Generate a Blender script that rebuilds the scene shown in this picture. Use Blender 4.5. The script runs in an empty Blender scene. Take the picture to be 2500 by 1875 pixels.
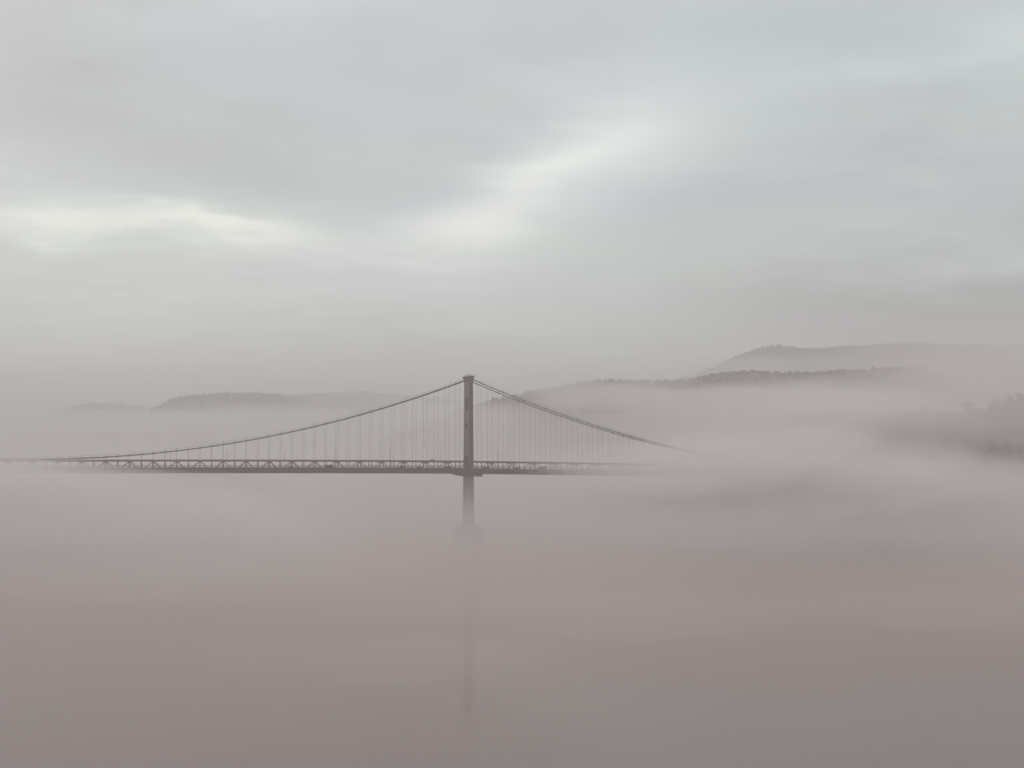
import bpy, bmesh, math, random
from mathutils import Vector, Matrix, noise

R = math.radians
random.seed(7)
sc = bpy.context.scene
col = sc.collection

# ------------------------------------------------------------------ camera
EYE = 64.0                                   # viewpoint: a high walkway across the river
cam_d = bpy.data.cameras.new('camera'); cam = bpy.data.objects.new('camera', cam_d); col.objects.link(cam)
cam_d.sensor_width = 36.0; cam_d.lens = 51.84
cam_d.clip_start = 0.5; cam_d.clip_end = 30000
PITCH = math.atan(119.5 / 3600.0)
cam.location = (0, 0, EYE); cam.rotation_euler = (R(90) + PITCH, 0, 0)
sc.camera = cam

# ------------------------------------------------------------------ render / exposure
sc.view_settings.view_transform = 'Standard'; sc.view_settings.look = 'None'
sc.view_settings.gamma = 1.0; sc.view_settings.use_curve_mapping = False
sc.view_settings.exposure = 0.0
sc.render.engine = 'CYCLES'
sc.cycles.volume_bounces = 4
sc.cycles.max_bounces = 8
sc.cycles.diffuse_bounces = 2
sc.cycles.glossy_bounces = 3
sc.cycles.transparent_max_bounces = 64
sc.cycles.use_denoising = True

# ------------------------------------------------------------------ sky
SUN_AZ, SUN_EL = R(-30), R(38)               # azimuth from the view axis, to the left
world = bpy.data.worlds.new('World'); sc.world = world; world.use_nodes = True
nt = world.node_tree; nt.nodes.clear()
def N(t, **k):
    n = nt.nodes.new(t)
    for a, v in k.items(): setattr(n, a, v)
    return n
def L(a, b): nt.links.new(a, b)
def M(op, a, b=None, c=None, clamp=False):
    n = N('ShaderNodeMath', operation=op, use_clamp=clamp)
    for i, v in enumerate((a, b, c)):
        if v is None: continue
        if isinstance(v, (int, float)): n.inputs[i].default_value = v
        else: L(v, n.inputs[i])
    return n.outputs[0]
sky = N('ShaderNodeTexSky', sky_type='NISHITA', sun_disc=False)
sky.sun_elevation = SUN_EL; sky.sun_rotation = SUN_AZ
sky.air_density = 1.0; sky.dust_density = 3.0; sky.ozone_density = 1.0
tc = N('ShaderNodeTexCoord'); sep = N('ShaderNodeSeparateXYZ'); L(tc.outputs['Generated'], sep.inputs[0])
dx, dy, dz = sep.outputs
az = M('ARCTAN2', dx, dy)                    # radians, 0 straight ahead
el = M('ARCSINE', dz)
# cloud layer seen in perspective: direction projected on a flat deck overhead
zz = M('ADD', M('ABSOLUTE', dz), 0.10)
pl = N('ShaderNodeCombineXYZ'); L(M('DIVIDE', dx, zz), pl.inputs[0]); L(M('DIVIDE', dy, zz), pl.inputs[1])
def noise_tex(vec, scale, detail, rough, w=0.0, dist=0.0):
    n = N('ShaderNodeTexNoise', noise_dimensions='4D'); L(vec, n.inputs['Vector'])
    n.inputs['Scale'].default_value = scale; n.inputs['Detail'].default_value = detail
    n.inputs['Roughness'].default_value = rough; n.inputs['W'].default_value = w
    n.inputs['Distortion'].default_value = dist
    return n
n1 = noise_tex(pl.outputs[0], 0.55, 3, 0.45, 3.1, 0.3)
n2 = noise_tex(pl.outputs[0], 1.6, 4, 0.5, 9.7, 0.4)
nb = noise_tex(pl.outputs[0], 0.9, 2, 0.45, 21.3)
# gentle warp so that the cloud bands keep torn edges
n3 = noise_tex(pl.outputs[0], 4.5, 3, 0.5, 33.0)
wa = M('ADD', M('MULTIPLY', M('SUBTRACT', n2.outputs[0], 0.5), 0.12), M('MULTIPLY', M('SUBTRACT', n3.outputs[0], 0.5), 0.06))
wb = M('ADD', M('MULTIPLY', M('SUBTRACT', nb.outputs[0], 0.5), 0.06), M('MULTIPLY', M('SUBTRACT', n3.outputs[0], 0.5), 0.034))
azw = M('ADD', az, wa); elw = M('ADD', el, wb)
def px2ang(px, py):                          # where a cloud stands in the sky
    X = (px - 1250) / 3600.0; Y = -(py - 937.5) / 3600.0
    v = Vector((X, math.cos(PITCH) - Y * math.sin(PITCH), math.sin(PITCH) + Y * math.cos(PITCH))).normalized()
    return math.atan2(v.x, v.y), math.asin(v.z)
def blob(px, py, rx, ry, rot, amp):
    a0, e0 = px2ang(px, py)
    da = M('SUBTRACT', azw, a0); de = M('SUBTRACT', elw, e0)
    c, s = math.cos(R(rot)), math.sin(R(rot))
    u = M('DIVIDE', M('ADD', M('MULTIPLY', da, c), M('MULTIPLY', de, s)), rx / 3600.0)
    v = M('DIVIDE', M('SUBTRACT', M('MULTIPLY', de, c), M('MULTIPLY', da, s)), ry / 3600.0)
    q = M('ADD', M('MULTIPLY', u, u), M('MULTIPLY', v, v))
    return M('MULTIPLY', M('EXPONENT', M('MULTIPLY', q, -1.0)), amp)
BLOBS = [(260, 60, 520, 140, 0, -.08), (300, 545, 420, 42, -2, .20), (560, 560, 190, 30, -5, .17), (120, 535, 150, 40, 4, .12), (500, 620, 620, 80, 0, .08),
         (1280, 480, 180, 75, 22, .20), (1170, 560, 200, 60, 6, .18), (1490, 370, 170, 95, 12, .17), (1560, 300, 300, 190, 15, .09), (1000, 600, 420, 110, 0, .09), (350, 720, 620, 130, 0, .06),
         (2420, 70, 330, 70, 3, .12), (1200, 740, 800, 120, 0, .06), (200, 860, 500, 110, 0, .07), (1500, 220, 240, 110, 10, .05),
         (620, 400, 560, 110, -8, -.08), (40, 280, 300, 200, 0, -.06), (1830, 480, 360, 70, 5, -.07), (900, 250, 420, 180, 0, -.02),
         (2330, 800, 520, 160, -6, -.22), (1950, 720, 420, 80, 0, -.08), (2150, 360, 260, 150, 0, -.04), (30, 420, 240, 50, -14, .07)]
cl = M('ADD', M('MULTIPLY', M('SUBTRACT', n1.outputs[0], 0.5), 0.16), M('ADD', M('MULTIPLY', M('SUBTRACT', n2.outputs[0], 0.5), 0.22), M('MULTIPLY', M('SUBTRACT', n3.outputs[0], 0.5), 0.12)))
for b in BLOBS: cl = M('ADD', cl, blob(*b))
lum = M('ADD', cl, 0.59)
ramp = N('ShaderNodeValToRGB'); L(lum, ramp.inputs[0])
cr = ramp.color_ramp
cr.elements[0].position = 0.30; cr.elements[0].color = (.36, .365, .375, 1)
cr.elements[1].position = 1.05; cr.elements[1].color = (1.13, 1.13, 1.07, 1)
e = cr.elements.new(0.62); e.color = (.645, .69, .70, 1)
e = cr.elements.new(0.84); e.color = (.885, .93, .91, 1)
mix = N('ShaderNodeMix', data_type='RGBA'); mix.inputs[0].default_value = 0.88
dim = N('ShaderNodeVectorMath', operation='SCALE'); L(sky.outputs[0], dim.inputs[0]); dim.inputs['Scale'].default_value = 0.10
tint_n = noise_tex(pl.outputs[0], 1.1, 3, 0.5, 51.0); tint = N('ShaderNodeValToRGB'); L(tint_n.outputs[0], tint.inputs[0])
tint.color_ramp.elements[0].position = .36; tint.color_ramp.elements[0].color = (.995, .993, 1.025, 1)
tint.color_ramp.elements[1].position = .64; tint.color_ramp.elements[1].color = (.985, 1.015, .975, 1)
tm = N('ShaderNodeMix', data_type='RGBA', blend_type='MULTIPLY'); tm.inputs[0].default_value = 1.0
L(ramp.outputs[0], tm.inputs['A']); L(tint.outputs[0], tm.inputs['B'])
L(dim.outputs[0], mix.inputs['A']); L(tm.outputs['Result'], mix.inputs['B'])
bg = N('ShaderNodeBackground'); bg.inputs['Strength'].default_value = 1.0
L(mix.outputs['Result'], bg.inputs['Color'])
wo = N('ShaderNodeOutputWorld'); L(bg.outputs[0], wo.inputs['Surface'])

# ------------------------------------------------------------------ veiled sun
sl = bpy.data.lights.new('sun', 'SUN'); sun = bpy.data.objects.new('sun', sl); col.objects.link(sun)
sl.energy = 0.85; sl.angle = R(25); sl.color = (1.0, 0.95, 0.88)
sd = Vector((math.sin(SUN_AZ) * math.cos(SUN_EL), math.cos(SUN_AZ) * math.cos(SUN_EL), math.sin(SUN_EL)))
sun.rotation_euler = (-sd).to_track_quat('-Z', 'Y').to_euler()

# ------------------------------------------------------------------ materials
def mat(name, base, rough=0.7, var=0.15, scale=0.3, metal=0.0, bump=0.0, coords='Object'):
    m = bpy.data.materials.new(name); m.use_nodes = True
    t = m.node_tree; b = t.nodes['Principled BSDF']
    tcx = t.nodes.new('ShaderNodeTexCoord'); nz = t.nodes.new('ShaderNodeTexNoise')
    nz.inputs['Scale'].default_value = scale; nz.inputs['Detail'].default_value = 5
    t.links.new(tcx.outputs[coords], nz.inputs['Vector'])
    r = t.nodes.new('ShaderNodeValToRGB'); t.links.new(nz.outputs[0], r.inputs[0])
    r.color_ramp.elements[0].position = .3; r.color_ramp.elements[1].position = .7
    r.color_ramp.elements[0].color = (*[v * (1 - var) for v in base], 1)
    r.color_ramp.elements[1].color = (*[min(1, v * (1 + var)) for v in base], 1)
    t.links.new(r.outputs[0], b.inputs['Base Color'])
    b.inputs['Roughness'].default_value = rough; b.inputs['Metallic'].default_value = metal
    if bump:
        bp = t.nodes.new('ShaderNodeBump'); bp.inputs['Strength'].default_value = bump
        t.links.new(nz.outputs[0], bp.inputs['Height']); t.links.new(bp.outputs[0], b.inputs['Normal'])
    return m
STEEL = mat('painted_steel', (.15, .064, .058), .6, .22, .35)
STEEL2 = mat('weathered_steel', (.155, .08, .068), .65, .25, .5)
CABLE = mat('cable_wrap', (.075, .042, .036), .6, .15, .6)
GRANITE = mat('granite', (.12, .10, .09), .8, .2, .4, bump=.3)
CONCRETE = mat('concrete', (.24, .23, .22), .85, .15, .3)
ASPHALT = mat('asphalt', (.05, .05, .05), .85, .15, 1.0)
FOREST = mat('forest_foliage', (.17, .07, .066), .9, .4, .02)
SOIL = mat('woodland_floor', (.18, .08, .074), .95, .3, .02)
BARK = mat('bark', (.06, .05, .04), .9, .3, 1.0)
GLASS = mat('car_glass', (.02, .022, .025), .08, .1, 1.0)
RUBBER = mat('rubber', (.02, .02, .02), .8, .1, 1.0)
LAMP = mat('lamp_lens', (.55, .55, .5), .3, .05, 1.0)

def volume_mat(name, color, density, aniso=0.0):
    m = bpy.data.materials.new(name); m.use_nodes = True
    t = m.node_tree; t.nodes.clear()
    o = t.nodes.new('ShaderNodeOutputMaterial'); v = t.nodes.new('ShaderNodeVolumePrincipled')
    v.inputs['Color'].default_value = (*color, 1); v.inputs['Density'].default_value = density
    v.inputs['Density Attribute'].default_value = ''
    v.inputs['Anisotropy'].default_value = aniso
    t.links.new(v.outputs[0], o.inputs['Volume'])
    return m

# ------------------------------------------------------------------ mesh helpers
def link(name, me, material=None, parent=None, matrix=None, kind=None, label=None, cat=None, group=None):
    o = bpy.data.objects.new(name, me); col.objects.link(o)
    if material is not None and me is not None and not me.materials: me.materials.append(material)
    if parent is not None: o.parent = parent
    if matrix is not None: o.matrix_local = matrix
    tag(o, kind, label, cat, group)
    return o
def tag(o, kind=None, label=None, cat=None, group=None):
    if kind: o['kind'] = kind
    if label: o['label'] = label
    if cat: o['category'] = cat
    if group: o['group'] = group
def mesh(name, bm, smooth=False):
    me = bpy.data.meshes.new(name); bm.normal_update(); bm.to_mesh(me); bm.free()
    if smooth:
        for p in me.polygons: p.use_smooth = True
    return me
def box_bm(bm, lo, hi):
    vs = [bm.verts.new((x, y, z)) for x in (lo[0], hi[0]) for y in (lo[1], hi[1]) for z in (lo[2], hi[2])]
    for f in ((0, 1, 3, 2), (4, 6, 7, 5), (0, 4, 5, 1), (2, 3, 7, 6), (0, 2, 6, 4), (1, 5, 7, 3)):
        bm.faces.new([vs[i] for i in f])
def box_me(name, lo, hi, bevel=0.0):
    bm = bmesh.new(); box_bm(bm, lo, hi)
    if bevel: bmesh.ops.bevel(bm, geom=bm.edges[:], offset=bevel, segments=1, affect='EDGES', profile=.5)
    return mesh(name, bm)
def sweep(name, pts, r, seg=8, smooth=True):
    bm = bmesh.new(); rings = []
    for i, p in enumerate(pts):
        p = Vector(p); d = (Vector(pts[min(i + 1, len(pts) - 1)]) - Vector(pts[max(i - 1, 0)])).normalized()
        up = Vector((0, 0, 1)) if abs(d.z) < .9 else Vector((1, 0, 0))
        a = d.cross(up).normalized(); b = a.cross(d)
        rings.append([bm.verts.new(p + (a * math.cos(2 * math.pi * k / seg) + b * math.sin(2 * math.pi * k / seg)) * r) for k in range(seg)])
    for q, w in zip(rings, rings[1:]):
        for k in range(seg): bm.faces.new((q[k], q[(k + 1) % seg], w[(k + 1) % seg], w[k]))
    bm.faces.new(rings[0][::-1]); bm.faces.new(rings[-1])
    return mesh(name, bm, smooth)
def loft(name, secs, cap=True):
    """closed stack of quads: each section a list of 3-D points"""
    bm = bmesh.new(); rs = [[bm.verts.new(p) for p in s] for s in secs]; n = len(rs[0])
    for q, w in zip(rs, rs[1:]):
        for k in range(n): bm.faces.new((q[k], q[(k + 1) % n], w[(k + 1) % n], w[k]))
    bm.faces.new(rs[0][::-1]); bm.faces.new(rs[-1])
    bmesh.ops.recalc_face_normals(bm, faces=bm.faces[:])
    return mesh(name, bm)

# ------------------------------------------------------------------ river
bm = bmesh.new()
bmesh.ops.create_grid(bm, x_segments=2, y_segments=2, size=6000)
wm = bpy.data.materials.new('river_water'); wm.use_nodes = True
t = wm.node_tree; b = t.nodes['Principled BSDF']
b.inputs['Base Color'].default_value = (.085, .036, .031, 1); b.inputs['Roughness'].default_value = .06; b.inputs['IOR'].default_value = 1.33; b.inputs['Specular Tint'].default_value = (1, .90, .88, 1)
g = t.nodes.new('ShaderNodeNewGeometry'); nz = t.nodes.new('ShaderNodeTexNoise'); nz.inputs['Scale'].default_value = .06; nz.inputs['Detail'].default_value = 3
t.links.new(g.outputs['Position'], nz.inputs['Vector'])
bp = t.nodes.new('ShaderNodeBump'); bp.inputs['Strength'].default_value = .08; bp.inputs['Distance'].default_value = .5
t.links.new(nz.outputs[0], bp.inputs['Height']); t.links.new(bp.outputs[0], b.inputs['Normal'])
link('river_water', mesh('river_water', bm), wm, kind='structure', matrix=Matrix.Translation((0, 1500, 0)),
     label='calm dark river water under the fog')

# ------------------------------------------------------------------ hills and woods
def crown_me(name, seed, sub=1, jag=.35):
    rnd = random.Random(seed); bm = bmesh.new()
    bmesh.ops.create_icosphere(bm, subdivisions=sub, radius=1.0)
    for v in bm.verts: v.co *= 1 + rnd.uniform(-jag, jag); v.co.z *= 1.15
    me = mesh(name, bm); return me
CROWNS = [[(v.co.copy()) for v in crown_me('c%d' % i, i).vertices] for i in range(6)]
_m = crown_me('c', 0); CFACES = [tuple(p.vertices) for p in _m.polygons]
def at(px, py, depth):                       # a landmark sighted at a given distance
    X = (px - 1250) / 3600.0; Y = -(py - 937.5) / 3600.0
    v = Vector((X, math.cos(PITCH) - Y * math.sin(PITCH), math.sin(PITCH) + Y * math.cos(PITCH)))
    return Vector((0, 0, EYE)) + v * (depth / v.y)
def interp(pts, x):
    if x <= pts[0][0]: return pts[0][1]
    for (a, b), (c, d) in zip(pts, pts[1:]):
        if x <= c: return b + (d - b) * (x - a) / (c - a)
    return pts[-1][1]
def hill(name, label, skyline, depth, half, n_trees, tree, seed, flabel, ext=260.0, lobes=2):
    rnd = random.Random(seed)
    ridge = [(p.x, p.z) for p in (at(px, py, depth) for px, py in skyline)]
    x0, x1 = ridge[0][0], ridge[-1][0]; tall = tree * .85
    def h(x, y):
        z = interp(ridge, x) - tall
        if x < x0: z *= max(0, 1 - ((x0 - x) / ext) ** 1.5)
        if x > x1: z *= max(0, 1 - ((x - x1) / (ext * 2)) ** 1.5)
        k = abs(y - depth) / half
        z *= max(0.0, 1 - k * k) if k < 1 else 0
        z += noise.fractal(Vector((x / 160.0, y / 160.0, seed)), 1.0, 2.0, 4) * 9.0 * min(1, max(0, z) / 30.0)
        return z - 1.5
    nx, ny = 90, 26; X0, X1 = x0 - ext, x1 + ext * 2
    bm = bmesh.new(); g = [[bm.verts.new((X0 + (X1 - X0) * i / nx, depth - half + 2 * half * j / ny, h(X0 + (X1 - X0) * i / nx, depth - half + 2 * half * j / ny))) for j in range(ny + 1)] for i in range(nx + 1)]
    for i in range(nx):
        for j in range(ny): bm.faces.new((g[i][j], g[i + 1][j], g[i + 1][j + 1], g[i][j + 1]))
    link(name, mesh(name, bm, True), SOIL, kind='structure', label=label)
    vs, fs = [], []
    for k in range(n_trees):
        x = rnd.uniform(X0, X1); y = depth + half * (rnd.random() ** 1.6 * rnd.choice((-1, -1, .35)))
        z = h(x, y)
        if z < 4: continue
        s = tree * rnd.uniform(.55, 1.15) * (1.25 if rnd.random() < .06 else 1); w = s * rnd.uniform(.26, .42)
        for q in range(lobes):               # uneven lobes on each tree
            base = len(vs); a = rnd.uniform(0, 6.28); ca, sa = math.cos(a), math.sin(a)
            ox, oy, oz = (0, 0, s * .5) if q == 0 else (rnd.uniform(-.5, .5) * w, rnd.uniform(-.5, .5) * w, s * .78)
            ww, hh = (w * (1 if lobes == 2 else .8), s * .42) if q == 0 else (w * .62, s * .24)
            if q > 1: ox *= 2.0; oy *= 2.0; oz = s * rnd.uniform(.35, .8); ww *= .8; hh *= .8
            for v in CROWNS[rnd.randrange(6)]:
                vs.append((x + ox + (v.x * ca - v.y * sa) * ww, y + oy + (v.x * sa + v.y * ca) * ww, z + oz + v.z * hh))
            fs += [tuple(base + i for i in f) for f in CFACES]
    me = bpy.data.meshes.new(name + '_forest'); me.from_pydata(vs, [], fs); me.update()
    link('forest', me, FOREST, kind='stuff', label=flabel)
    return h
hill('hill', 'distant wooded ridge on the right, palest and highest', [(1690, 912), (1780, 872), (1880, 845), (2000, 847), (2210, 840), (2500, 846), (2800, 860)], 4200, 600, 5200, 11, 11, 'woods along the crest of the pale far ridge')
hill('hill', 'nearer dark wooded ridge below the pale ridge on the right', [(1230, 972), (1290, 958), (1400, 940), (1500, 925), (1640, 922), (1750, 909), (1850, 904), (1950, 906), (2100, 898), (2220, 896), (2350, 930), (2600, 970)], 2250, 360, 6000, 6.5, 23, 'woods covering the nearer ridge right of the tower')
hill('hill', 'low wooded headland left of the tower', [(368, 1012), (395, 990), (440, 969), (520, 961), (650, 958), (800, 960), (950, 962), (1060, 968), (1150, 985)], 3700, 380, 4600, 11, 37, 'woods on the headland left of the tower')
hill('hill', 'faint farthest hill at the left edge', [(120, 1004), (190, 990), (230, 984), (320, 985), (400, 996)], 5200, 420, 1200, 12, 51, 'woods on the faint hill at the left')

# ------------------------------------------------------------------ the bridge
TH = math.atan(780 / 3600.0); CT, ST = math.cos(TH), math.sin(TH)
P0 = Vector((-22.88, 816.0, 0.0))            # tower, near cable plane
W = 12.8                                     # between the cable planes
# bridge frame: +x along the main span (to the left and nearer), +y across towards the far side
BR = Matrix(((-CT, -ST, 0, P0.x), (-ST, CT, 0, P0.y), (0, 0, 1, 0), (0, 0, 0, 1)))
PAN = 6.096; K0, K1 = -37, 46
def deck_z(s):
    if s >= 0:
        k = (228.6 - s) / 228.6; return 41.4 + 1.35 * (1 - k * k)
    return 41.4 + .0195 * s
def cable_z(s):
    if s >= 0: return 50.3 + 43.7 * ((228.6 - s) / 228.6) ** 2
    return 94.0 + .4205 * s + 8.15e-4 * s * s
DEPTH = 7.05
bridge = link('suspension_bridge', None, matrix=BR, label='dark steel suspension bridge with one tower rising out of the fog', cat='bridge')

# deck: road slab on floor beams
S = [k * PAN for k in range(K0, K1 + 1)]
def ribbon(name, y0, y1, z0, z1, ss=S):
    return loft(name, [[(s, y0, deck_z(s) + z0), (s, y1, deck_z(s) + z0), (s, y1, deck_z(s) + z1), (s, y0, deck_z(s) + z1)] for s in ss])
deck = link('deck', ribbon('deck', .9, W - .9, 1.7, 2.3), ASPHALT, bridge)
for y0, y1 in ((.35, .60), (W - .60, W - .35)):
    link('fascia_girder', ribbon('fascia_girder', y0, y1, .05, 2.95), STEEL2, deck)
fb = box_me('floor_beam', (-.2, .65, 0), (.2, W - .65, 1.65))
for k in range(K0, K1 + 1): link('floor_beam', fb, STEEL, deck, Matrix.Translation((k * PAN, 0, deck_z(k * PAN) + .02)))
for y in (.75, W - .75):
    rl = link('railing', ribbon('railing', y - .06, y + .06, 3.95, 4.1), STEEL2, deck)
    link('railing_rail', ribbon('railing_rail', y - .05, y + .05, 3.42, 3.52), STEEL2, deck)
rp = box_me('railing_post', (-.07, -.07, 0), (.07, .07, 1.7))
for k in range(K0, 35):
    for q in (0, .5):
        s = (k + q) * PAN; link('railing_post', rp, STEEL2, deck, Matrix.Translation((s, .75, deck_z(s) + 2.3)))

# stiffening trusses, one in each cable plane
vert = box_me('truss_vertical', (-.22, -.2, 0), (.22, .2, DEPTH - 1.2), .04)
diag_len = math.hypot(PAN, DEPTH - .9)
diag = box_me('truss_diagonal', (-.2, -.17, 0), (.2, .17, diag_len), .04)
gus = bmesh.new()
_p = [(-.95, 0), (.95, 0), (.55, -.75), (-.55, -.75)]
_a = [gus.verts.new((x, -.24, z)) for x, z in _p]; _b = [gus.verts.new((x, .24, z)) for x, z in _p]
gus.faces.new(_a); gus.faces.new(_b[::-1])
for i in range(4): gus.faces.new((_a[i], _b[i], _b[(i + 1) % 4], _a[(i + 1) % 4]))
bmesh.ops.recalc_face_normals(gus, faces=gus.faces[:]); gus = mesh('gusset_plate', gus)
for y in (0.0, W):
    tr = link('stiffening_truss', ribbon('stiffening_truss', y - .28, y + .28, DEPTH - .82, DEPTH), STEEL, bridge)
    link('bottom_chord', ribbon('bottom_chord', y - .28, y + .28, 0, 1.05), STEEL, tr)
    for k in range(K0, K1 + 1):
        s = k * PAN; z = deck_z(s)
        if k != 0: link('truss_vertical', vert, STEEL, tr, Matrix.Translation((s, y, z + .75)))
        if k % 2 == 0:
            if k != 0: link('gusset_plate', gus, STEEL, tr, Matrix.Translation((s, y, z + DEPTH - .8)))
            for d in (-1, 1):
                if not (K0 <= k + d <= K1): continue
                a = Vector((s + d * PAN, y, deck_z(s + d * PAN) + .5)); b2 = Vector((s, y, z + DEPTH - .4))
                q = (b2 - a); M4 = Matrix.Translation(a) @ q.to_track_quat('Z', 'Y').to_matrix().to_4x4()
                M4 = M4 @ Matrix.Diagonal((1, 1, q.length / diag_len, 1))
                link('truss_diagonal', diag, STEEL, tr, M4)

# main cables with bands, hangers, hand ropes
band = sweep('cable_band', [(-.55, 0, 0), (.55, 0, 0)], .36, 8)
susp = sweep('suspender', [(0, 0, 0), (0, 0, 1)], .05, 6)
post = box_me('hand_rope_post', (-.06, -.06, 0), (.06, .06, 1.25))
light_b = box_me('navigation_lamp', (-.13, -.13, 1.25), (.13, .13, 1.6), .03)
ss = [K0 * PAN + i * (K1 - K0) * PAN / 160 for i in range(161)]
ss = sorted(ss + [0.0, 2.0, -2.0])
for y in (0.0, W):
    cb = link('main_cable', sweep('main_cable', [(s, y, cable_z(s)) for s in ss], .25, 10), CABLE, bridge)
    for dy in (-.35, .35):
        link('hand_rope', sweep('hand_rope', [(s, y + dy, cable_z(s) + 1.2) for s in ss], .022, 4), CABLE, cb)
    for k in range(K0, K1 + 1):
        if k == 0: continue
        s = k * PAN; z = cable_z(s); zt = deck_z(s) + DEPTH - .1
        e2 = .5; sl2 = math.atan2(cable_z(s + e2) - cable_z(s - e2), 2 * e2)
        link('cable_band', band, STEEL, cb, Matrix.Translation((s, y, z)) @ Matrix.Rotation(-sl2, 4, 'Y'))
        if z - zt > .6: link('suspender', susp, CABLE, cb, Matrix.Translation((s, y, zt)) @ Matrix.Diagonal((1, 1, z - zt, 1)))
        link('hand_rope_post', post, STEEL, cb, Matrix.Translation((s, y, z + .1)))
        if k % 5 == 2: link('navigation_lamp', light_b, LAMP, cb, Matrix.Translation((s, y, z + .1)))

# tower: two tapering legs, portal struts, cross bracing, stepped granite pier
def leg(name, y):
    secs = []
    for z, w, d in ((13.0, 3.9, 3.4), (26, 3.35, 3.2), (40, 3.0, 3.0), (60, 2.6, 2.8), (80, 2.25, 2.6), (91, 2.2, 2.6), (92.8, 2.4, 2.7), (94.2, 3.0, 3.0), (94.9, 3.0, 3.0)):
        secs.append([(-w / 2, y - d / 2, z), (w / 2, y - d / 2, z), (w / 2, y + d / 2, z), (-w / 2, y + d / 2, z)])
    return loft(name, secs)
for y in (0.0, W):
    lg = link('tower_leg', leg('tower_leg', y), STEEL, bridge)
    for z0, z1 in ((78, 88), (62.5, 76), (50.5, 61), (15, 38)):       # raised edge plates down each face of the leg
        for sgn in (-1, 1):
            w0 = 2.25 + (90 - z0) * .0165; w1 = 2.25 + (90 - z1) * .0165; d0 = 2.6 + (90 - z0) * .0095
            link('leg_rib', loft('leg_rib', [[(sgn * .62 - .14, y - d0 / 2 - .12, z), (sgn * .62 + .14, y - d0 / 2 - .12, z), (sgn * .62 + .14, y - d0 / 2 + .2, z), (sgn * .62 - .14, y - d0 / 2 + .2, z)] for z in (z0, z1)]), STEEL2, lg)
    link('cable_saddle', box_me('cable_saddle', (-2.1, y - .55, 94.9), (2.1, y + .55, 95.5), .12), STEEL2, lg)
    for s0 in (-2.0, 2.0): link('finial_post', box_me('finial_post', (s0 - .12, y - .12, 94.3), (s0 + .12, y + .12, 96.3)), STEEL, lg)
    for i, (s0, hh) in enumerate(((-.7, .7), (.35, 1.1), (.95, .6))):
        link('beacon', sweep('beacon', [(s0, y, 95.5), (s0, y, 95.5 + hh), (s0, y, 95.6 + hh)], .2, 8), STEEL2, lg)
for z0, z1, d in ((83.5, 92.3, 1.9), (69.5, 77.0, 2.0), (51.5, 66.8, 2.2), (33.0, 40.6, 2.4), (15.5, 22, 2.4)):
    secs = []
    for i in range(9):
        y = 1.2 + (W - 2.4) * i / 8; arch = 1.8 * abs(i - 4) ** 2 / 16
        secs.append([(-d / 2, y, z0 - arch), (d / 2, y, z0 - arch), (d / 2, y, z1), (-d / 2, y, z1)])
    link('portal_strut', loft('portal_strut', secs), STEEL, bridge)
for z0, z1 in ((77, 83.5), (66.8, 69.5), (22, 32)):
    for a, b2 in (((0, 1.2, z0), (0, W - 1.2, z1)), ((.45, W - 1.2, z0), (.45, 1.2, z1))):
        link('tower_brace', sweep('tower_brace', [a, b2], .38, 4, False), STEEL, bridge)
# maintenance platforms slung under the deck on both sides of the tower
z = deck_z(0)
for y in (0.0, W):
    link('platform', loft('platform', [[(x, y - 1.0, zz0), (x, y + 1.0, zz0), (x, y + 1.0, z + .1), (x, y - 1.0, z + .1)] for x, zz0 in ((1.4, z - 1.6), (4.0, z - 1.45), (6.8, z - .95), (7.8, z - .55))]), STEEL, bridge)
    link('platform', loft('platform', [[(x, y - 1.0, zz0), (x, y + 1.0, zz0), (x, y + 1.0, z + .1), (x, y - 1.0, z + .1)] for x, zz0 in ((-1.4, z - 1.2), (-3.0, z - 1.5), (-6.4, z - 1.6), (-6.5, z - 1.6))]), STEEL, bridge)
# pier
def pier_sec(hs, y0, y1, z): return [(-hs, y0, z), (0, y0 - 2.2, z), (hs, y0, z), (hs, y1, z), (0, y1 + 2.2, z), (-hs, y1, z)]
pier = link('pier', loft('pier', [pier_sec(7.2, -5, W + 5, -2), pier_sec(7.0, -5, W + 5, 8), pier_sec(6.7, -4.6, W + 4.6, 10.5)]), GRANITE, bridge)
link('pier_cap', loft('pier_cap', [pier_sec(5.6, -4, W + 4, 10.5), pier_sec(4.4, -3.6, W + 3.6, 12.6), pier_sec(3.2, -3, W + 3, 13.1)]), GRANITE, pier)
# anchorage block where the side span meets the bank
z = deck_z(K0 * PAN); xe = K0 * PAN
anch = link('anchorage', loft('anchorage', [[(xe - 1.0, -3, q), (xe - 34, -3, q), (xe - 34 - e3, W + 3, q), (xe - 1.0, W + 3, q)] for q, e3 in ((-2, 0), (z - 3.0, 0), (z + 2.2, 0))]), CONCRETE, bridge)
for y in (-2.4, W + 1.8): link('anchorage_parapet', box_me('anchorage_parapet', (xe - 33.5, y, z + 2.15), (xe - 1.5, y + .6, z + 3.4), .05), CONCRETE, anch)
# equipment box on the top chord beside the tower
link('equipment_box', box_me('equipment_box', (20.6, -.4, deck_z(21) + DEPTH), (22.4, .4, deck_z(21) + DEPTH + .75), .08), STEEL2, bridge)
for s0 in (20.2, 22.8): link('mast', box_me('mast', (s0 - .05, -.05, deck_z(21) + DEPTH - .1), (s0 + .05, .05, deck_z(21) + DEPTH + 2.4)), STEEL2, bridge)

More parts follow.
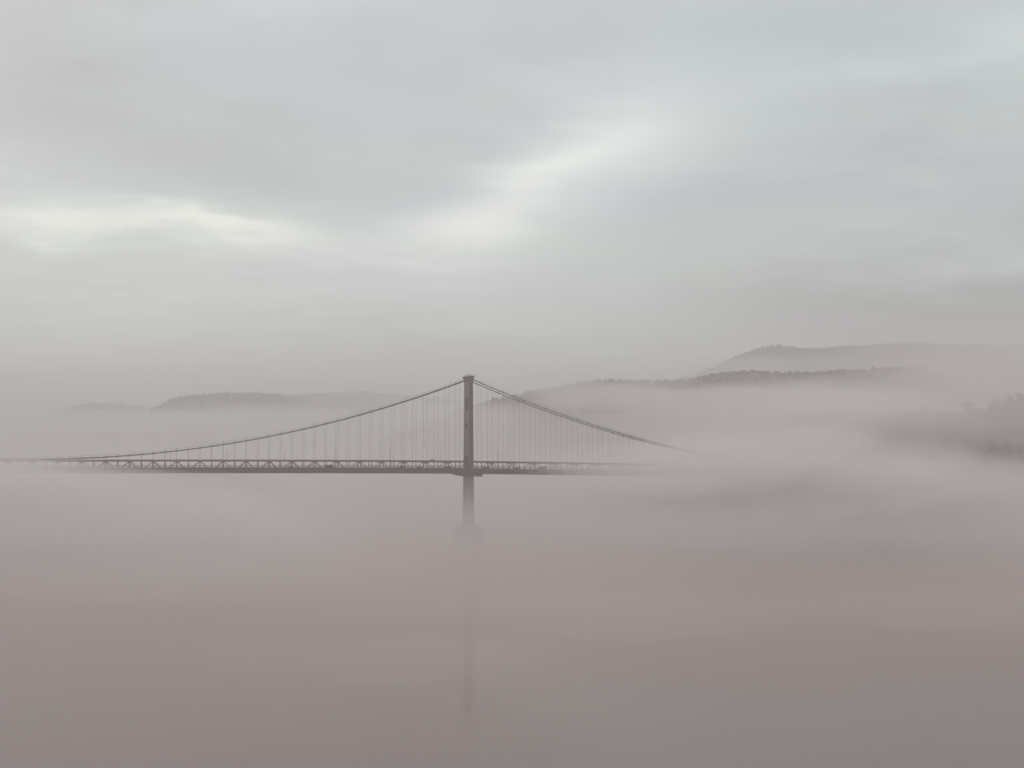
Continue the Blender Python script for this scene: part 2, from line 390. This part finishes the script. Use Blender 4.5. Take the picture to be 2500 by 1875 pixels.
# ------------------------------------------------------------------ lamp posts on the deck
def lamp_post(s, label, side=1.15):
    z = deck_z(s) + 2.28
    root = link('lamp_post', None, matrix=BR @ Matrix.Translation((s, side, z)), label=label, cat='lamp post', group='lamp posts along the bridge deck')
    link('base', sweep('base', [(0, 0, 0), (0, 0, .6)], .22, 8), STEEL2, root)
    link('pole', sweep('pole', [(0, 0, .5), (0, 0, 5), (0, 0, 9.0), (0, .25, 9.5), (0, .9, 9.75), (0, 1.7, 9.8)], .085, 6), STEEL2, root)
    link('lamp_head', box_me('lamp_head', (-.16, 1.6, 9.68), (.16, 2.5, 9.86), .04), LAMP, root)
for s, lb in ((161.7, 'leftmost lamp post showing above the truss top chord'), (132.1, 'second lamp post from the left above the truss'), (101.8, 'third lamp post from the left above the truss'),
              (74.1, 'fourth lamp post from the left above the truss'), (44.6, 'lamp post midway between equipment box and fourth post'), (16.4, 'lamp post just left of the bridge tower'),
              (-15.5, 'lamp post just right of the bridge tower'), (-46, 'lamp post farthest right, fading into fog')):
    lamp_post(s, lb)

# ------------------------------------------------------------------ traffic
def car(s, y, label, paint, kind='car', flip=False):
    pm = mat('car_paint', paint, .35, .05, 1.0)
    z = deck_z(s) + 2.31
    root = link('car' if kind != 'van' else 'van', None, matrix=BR @ Matrix.Translation((s, y, z)) @ Matrix.Rotation(math.pi if flip else 0, 4, 'Z'), label=label, cat='car' if kind != 'van' else 'van', group='vehicles crossing the bridge')
    if kind == 'van': ln, hb, ht = 5.4, 1.05, 2.25; prof = [(-2.7, .3), (2.7, .3), (2.7, .95), (1.75, 1.1), (1.15, 2.15), (.9, 2.25), (-2.6, 2.25), (-2.7, 2.1)]
    elif kind == 'suv': prof = [(-2.3, .35), (2.3, .35), (2.3, .95), (1.1, 1.1), (.45, 1.72), (-1.9, 1.76), (-2.25, 1.1)]
    else: prof = [(-2.25, .3), (2.25, .3), (2.25, .75), (1.15, .92), (.4, 1.42), (-1.0, 1.45), (-1.7, 1.0), (-2.25, .92)]
    link('body', loft('body', [[(x * k, yy, zz) for x, zz in prof] for yy, k in ((-.9, .97), (-.82, 1), (.82, 1), (.9, .97))]), pm, root)
    top = max(p[1] for p in prof)
    for yy in (-.915, .915): link('window', box_me('window', (-1.3, yy - .02, top - .48), (.45, yy + .02, top - .1)), GLASS, root)
    for x in (-1.4, 1.4):
        for yy in (-.8, .8):
            w = link('wheel', sweep('wheel', [(x, yy - .11, .33), (x, yy + .11, .33)], .33, 12, False), RUBBER, root)
car(98.5, 3.0, 'dark low car behind the railing, left of the third lamp post', (.03, .03, .035))
car(77.0, 3.0, 'tall dark van on the deck beside the fourth lamp post', (.035, .03, .03), 'van', True)
car(38.2, 3.2, 'dark rounded car on the deck right of the midway lamp post', (.03, .025, .025), 'suv')
car(28.7, 3.2, 'small grey car on the deck, left of the equipment box', (.06, .06, .06))
car(12.4, 3.2, 'dark car about to pass the tower from the left', (.03, .03, .03), 'suv')
car(-9.0, 3.2, 'dark car just right of the tower on the deck', (.035, .03, .03), 'suv')
car(-26.0, 3.2, 'small dark car on the right span, second from the tower', (.03, .03, .03))
car(-41.0, 3.0, 'dark van on the right span entering the fog', (.04, .035, .035), 'van')

# ------------------------------------------------------------------ right bank
bank_h = hill('hill', 'near wooded river bank at the right edge of the view', [(1960, 1078), (2050, 1052), (2150, 1024), (2250, 1004), (2330, 1004), (2370, 1004), (2420, 986), (2500, 966), (2650, 940), (2900, 920)], 1250, 260, 3600, 9.5, 71, 'dark woods on the near bank at the right edge', 110.0, 5)
def tree(px, top_row, depth, wide, seed, label):
    rnd = random.Random(seed); top = at(px, top_row, depth); g = bank_h(top.x, depth) - .3; H = max(7.0, top.z - g)
    root = link('tree', None, matrix=Matrix.Translation((top.x, depth, g)), label=label, cat='tree', group='treetops on the near right bank')
    bm = bmesh.new()
    def limb(a, b, r0, r1):
        a, b = Vector(a), Vector(b); d = (b - a).normalized(); u = d.orthogonal().normalized(); v = d.cross(u)
        q = [[bm.verts.new(p + (u * math.cos(k * 1.0472) + v * math.sin(k * 1.0472)) * r) for k in range(6)] for p, r in ((a, r0), (b, r1))]
        for k in range(6): bm.faces.new((q[0][k], q[0][(k + 1) % 6], q[1][(k + 1) % 6], q[1][k]))
    limb((0, 0, 0), (.1, 0, H * .55), .3, .18); limb((.1, 0, H * .55), (0, .1, H * .9), .18, .05)
    cl = []
    for k in range(11):
        a = k * 2.4 + rnd.uniform(-.3, .3); rr = wide * rnd.uniform(.45, 1.0) * .5; zz = H * (.60 + .34 * rnd.random()) - rr * .25
        e2 = Vector((math.cos(a) * rr, math.sin(a) * rr, zz)); limb((0, 0, H * rnd.uniform(.35, .6)), e2, .1, .03); cl.append(e2)
    cl.append(Vector((0, 0, H * .88)))
    link('trunk', mesh('trunk', bm), BARK, root)
    vs, fs = [], []
    for c in cl:
        for _ in range(90):
            p = c + Vector((rnd.gauss(0, 1), rnd.gauss(0, 1), rnd.gauss(0, .7))) * wide * .13
            u = Vector((rnd.gauss(0, 1), rnd.gauss(0, 1), rnd.gauss(0, 1))).normalized(); v = u.orthogonal().normalized(); z0 = rnd.uniform(.16, .34)
            b0 = len(vs); vs += [p + u * z0, p + v * z0, p - u * z0, p - v * z0]; fs.append((b0, b0 + 1, b0 + 2, b0 + 3))
    me = bpy.data.meshes.new('crown'); me.from_pydata(vs, [], fs); me.update(); link('crown', me, FOREST, root)
tree(2361, 979, 1230, 9.5, 1, 'lone round treetop standing clear of the fog at the right')
tree(2432, 968, 1220, 8.0, 2, 'treetop right of the lone round treetop')
tree(2462, 960, 1215, 8.5, 3, 'tall treetop second from the right picture edge')
tree(2490, 956, 1225, 9.0, 4, 'treetop at the right picture edge')

# ------------------------------------------------------------------ fog and haze
def fog_bank(name, label, density, top, x0, x1, y0, y1, nx, ny, color=(.985, .918, .902), z0=-.6):
    bm = bmesh.new()
    def p(i, j): return x0 + (x1 - x0) * i / nx, y0 + (y1 - y0) * j / ny
    T = [[None] * (ny + 1) for _ in range(nx + 1)]; B = [[None] * (ny + 1) for _ in range(nx + 1)]
    for i in range(nx + 1):
        for j in range(ny + 1):
            x, y = p(i, j); B[i][j] = bm.verts.new((x, y, z0)); T[i][j] = bm.verts.new((x, y, max(z0 + .05, top(x, y))))
    for i in range(nx):
        for j in range(ny):
            bm.faces.new((T[i][j], T[i + 1][j], T[i + 1][j + 1], T[i][j + 1])); bm.faces.new((B[i][j], B[i][j + 1], B[i + 1][j + 1], B[i + 1][j]))
    for i in range(nx):
        bm.faces.new((B[i][0], B[i + 1][0], T[i + 1][0], T[i][0])); bm.faces.new((B[i + 1][ny], B[i][ny], T[i][ny], T[i + 1][ny]))
    for j in range(ny):
        bm.faces.new((B[0][j + 1], B[0][j], T[0][j], T[0][j + 1])); bm.faces.new((B[nx][j], B[nx][j + 1], T[nx][j + 1], T[nx][j]))
    m = volume_mat(name, color, density)
    link(name, mesh(name, bm), m, kind='stuff', label=label)
def fn(x, y, sc_, seed, oct_=4): return noise.fractal(Vector((x / sc_, y / (sc_ * 1.3), seed)), 1.0, 2.0, oct_)
def smooth(a, b, x):
    t = min(1, max(0, (x - a) / (b - a))); return t * t * (3 - 2 * t)

for lb, top0, amp, sc_, dens, seed, colr in (('thin top of the low fog spread over the river', 38, 5.0, 240, .0023, 1.0, (.985, .918, .902)),
                                             ('middle of the low fog spread over the river', 28, 5.5, 190, .0022, 5.0, (.972, .852, .828)),
                                             ('densest low fog lying on the river water', 17, 4.5, 150, .0030, 7.0, (.94, .715, .685))):
    fog_bank('fog_bank', lb, dens, lambda x, y, a=top0, b=amp, c=sc_, d=seed: a * (.60 + .40 * smooth(200, 620, y)) * (1 - .42 * smooth(-40, 130, x) * (1 - smooth(450, 800, y))) + b * fn(x, y, c, d), -2600, 2600, -300, 4300, 110, 110, colr)
# far bank behind the bridge, higher towards the right
def far_top(off, amp, seed):
    def f(x, y):
        e = smooth(1120, 1650, y) * (1 - smooth(1800, 2300, y))
        t = 82 + off + 26 * smooth(50, 500, x) - 22 * smooth(600, 900, x) + amp * fn(x, y, 300, seed)
        return t * e
    return f
for lb, off, dens, seed in (('faint upper veil of the fog behind the bridge', 14, .0011, 9.0), ('pale fog bank filling the valley behind the bridge', -6, .0017, 12.0),
                            ('thick heart of the fog bank behind the bridge', -28, .0022, 18.0)):
    fog_bank('fog_bank', lb, dens, far_top(off, 26, seed), -1500, 1500, 1100, 2320, 100, 50)
# fog swallowing the right end of the bridge
def right_top(off, amp, seed):
    prof = [(-60, 5), (-20, 28), (30, 41), (50, 46), (92, 54), (125, 58), (170, 54), (240, 46), (420, 40), (620, 38)]
    def f(x, y):
        e = smooth(640, 760, y) * (1 - smooth(900, 1040, y))
        t = interp(prof, x + .18 * (y - 830)) + off + amp * fn(x, y, 90, seed) * smooth(-20, 60, x)
        return t * e
    return f
for lb, off, dens, seed in (('drifting fog that hides the right end of the bridge', 2, .0022, 17.0), ('dense core of the fog over the right span', -8, .0028, 22.0)):
    fog_bank('fog_bank', lb, dens, right_top(off, 9, seed), -90, 700, 620, 1060, 100, 60)
# drifting patches: soft lens-shaped bodies of mist, thick in the middle and running out to nothing at the rim
def puff(label, px, row, depth, hw, hh, thick, tau, seed, color=(.985, .918, .902)):
    c = at(px, row, depth); nr, na = 12, 30; bm = bmesh.new()
    def half(r, a): return max(.02, thick * (1 - r * r) ** 2 * (1 + .55 * noise.fractal(Vector((r * math.cos(a) * 2.2, r * math.sin(a) * 1.4, seed)), 1.0, 2.0, 3)))
    def rim(a): return 1 + .28 * noise.noise(Vector((math.cos(a) * 1.3, math.sin(a) * 1.3, seed + 40)))
    F, B = [], []
    for i in range(1, nr + 1):
        r = i / nr; F.append([]); B.append([])
        for k in range(na):
            a = 2 * math.pi * k / na; x = math.cos(a) * r * hw * rim(a); z = math.sin(a) * r * hh * rim(a); h2 = half(r, a)
            z = max(z, -c.z - .5)
            F[-1].append(bm.verts.new((x, -h2, z))); B[-1].append(bm.verts.new((x, h2 * .8, z)))
    f0 = bm.verts.new((0, -half(0, 0), 0)); b0 = bm.verts.new((0, half(0, 0) * .8, 0))
    for k in range(na):
        q = (k + 1) % na
        bm.faces.new((f0, F[0][k], F[0][q])); bm.faces.new((b0, B[0][q], B[0][k]))
        for i in range(nr - 1):
            bm.faces.new((F[i][k], F[i + 1][k], F[i + 1][q], F[i][q])); bm.faces.new((B[i][k], B[i][q], B[i + 1][q], B[i + 1][k]))
        bm.faces.new((F[-1][k], B[-1][k], B[-1][q], F[-1][q]))
    bmesh.ops.recalc_face_normals(bm, faces=bm.faces[:])
    link('fog_patch', mesh('fog_patch', bm), volume_mat('fog_patch', color, tau / (1.8 * thick)), kind='stuff', matrix=Matrix.Translation(c), label=label)
puff('fog patch hiding the deck of the right span', 1675, 1158, 765, 88, 19, 110, 2.3, 1)
puff('fog patch lying under the bridge end at the right', 2010, 1205, 745, 105, 21, 80, 2.6, 17)
puff('soft mist before the left part of the dark ridge', 1400, 948, 1750, 140, 30, 110, .8, 18)
puff('mist dissolving the right half of the headland', 870, 965, 2900, 190, 34, 200, 1.1, 19)
puff('fog patch over the sinking cable end at the right', 1850, 1110, 765, 68, 22, 100, 1.7, 2)
puff('fog patch over the bridge end at the right bank', 2080, 1140, 775, 75, 24, 100, 1.9, 15)
puff('pale mist drifting before the right bank', 1960, 1035, 1090, 150, 36, 70, 1.8, 3)
puff('mist hanging in the gap of the right bank', 2230, 1055, 1080, 75, 24, 50, 1.0, 4)
puff('mist over the low point of the right bank', 1840, 1183, 940, 135, 20, 70, 1.7, 30)
puff('mist along the foot of the right bank', 2330, 1165, 1000, 170, 18, 60, 2.0, 5)
puff('mist veiling the right bank at the picture edge', 2470, 990, 1060, 130, 48, 50, 1.25, 6)
puff('mist below the dark ridge right of the tower', 1620, 985, 2050, 230, 34, 170, 2.2, 7)
puff('mist below the dark ridge farther right', 1980, 980, 2000, 240, 34, 170, 2.2, 8)
puff('mist between the dark ridge and the pale ridge', 1880, 905, 3400, 380, 42, 200, 1.0, 9)
puff('mist wiping out the ridges towards the right edge', 2500, 890, 2050, 300, 80, 200, 1.9, 10)
puff('mist in the saddle of the dark ridge', 1610, 930, 2050, 70, 20, 90, .7, 11)
puff('mist under the headland left of the tower', 720, 1032, 2900, 560, 42, 220, 2.2, 12)
puff('mist swallowing the right end of the headland', 1110, 985, 2900, 150, 40, 200, .7, 13)
puff('mist behind the tower hiding the left foot of the dark ridge', 1080, 1035, 1780, 130, 38, 110, 2.0, 16)
puff('bright mist low at the left edge', 190, 1030, 2900, 330, 32, 220, 2.0, 14)
for k, (px, row, dp, hw, hh, tau) in enumerate(((500, 1420, 480, 90, 12, .35), (1900, 1290, 560, 110, 13, .5), (1500, 1500, 400, 60, 9, .25), (250, 1300, 560, 80, 10, .35), (2200, 1480, 430, 60, 8, .22), (900, 1600, 360, 55, 8, .22))):
    puff(('wide faint wisp low over the water at the left', 'wide pale wisp over the water at the right', 'faint wisp right of the tower reflection', 'wisp under the left end of the deck', 'small wisp low at the right', 'small wisp left of the tower reflection')[k], px, row, dp, hw, hh, 40, tau, 20 + k)
# fog thinning over the left end of the bridge
def left_top(off, amp, seed):
    prof = [(60, 5), (100, 28), (130, 38), (170, 44), (215, 50.5), (260, 54), (400, 56), (600, 50)]
    def f(x, y):
        e = smooth(560, 650, y) * (1 - smooth(860, 960, y))
        t = interp(prof, -x) + off + amp * fn(x, y, 110, seed) * smooth(100, 160, -x)
        return t * e
    return f
for lb, off, dens, seed in (('thin fog drifting over the left end of the deck', 1, .006, 27.0), ('middle of the fog at the left end of the deck', -2, .007, 29.0), ('thicker fog under the left end of the deck', -5, .007, 31.0)):
    fog_bank('fog_bank', lb, dens, left_top(off, 4, seed), -620, -40, 540, 980, 80, 55)

bm = bmesh.new(); box_bm(bm, (-6200, -4700, -1.2), (6200, 7700, 262))
link('haze', mesh('haze', bm), volume_mat('haze', (.985, .945, .925), 4.2e-4), kind='stuff', label='pale haze filling the air over the river')
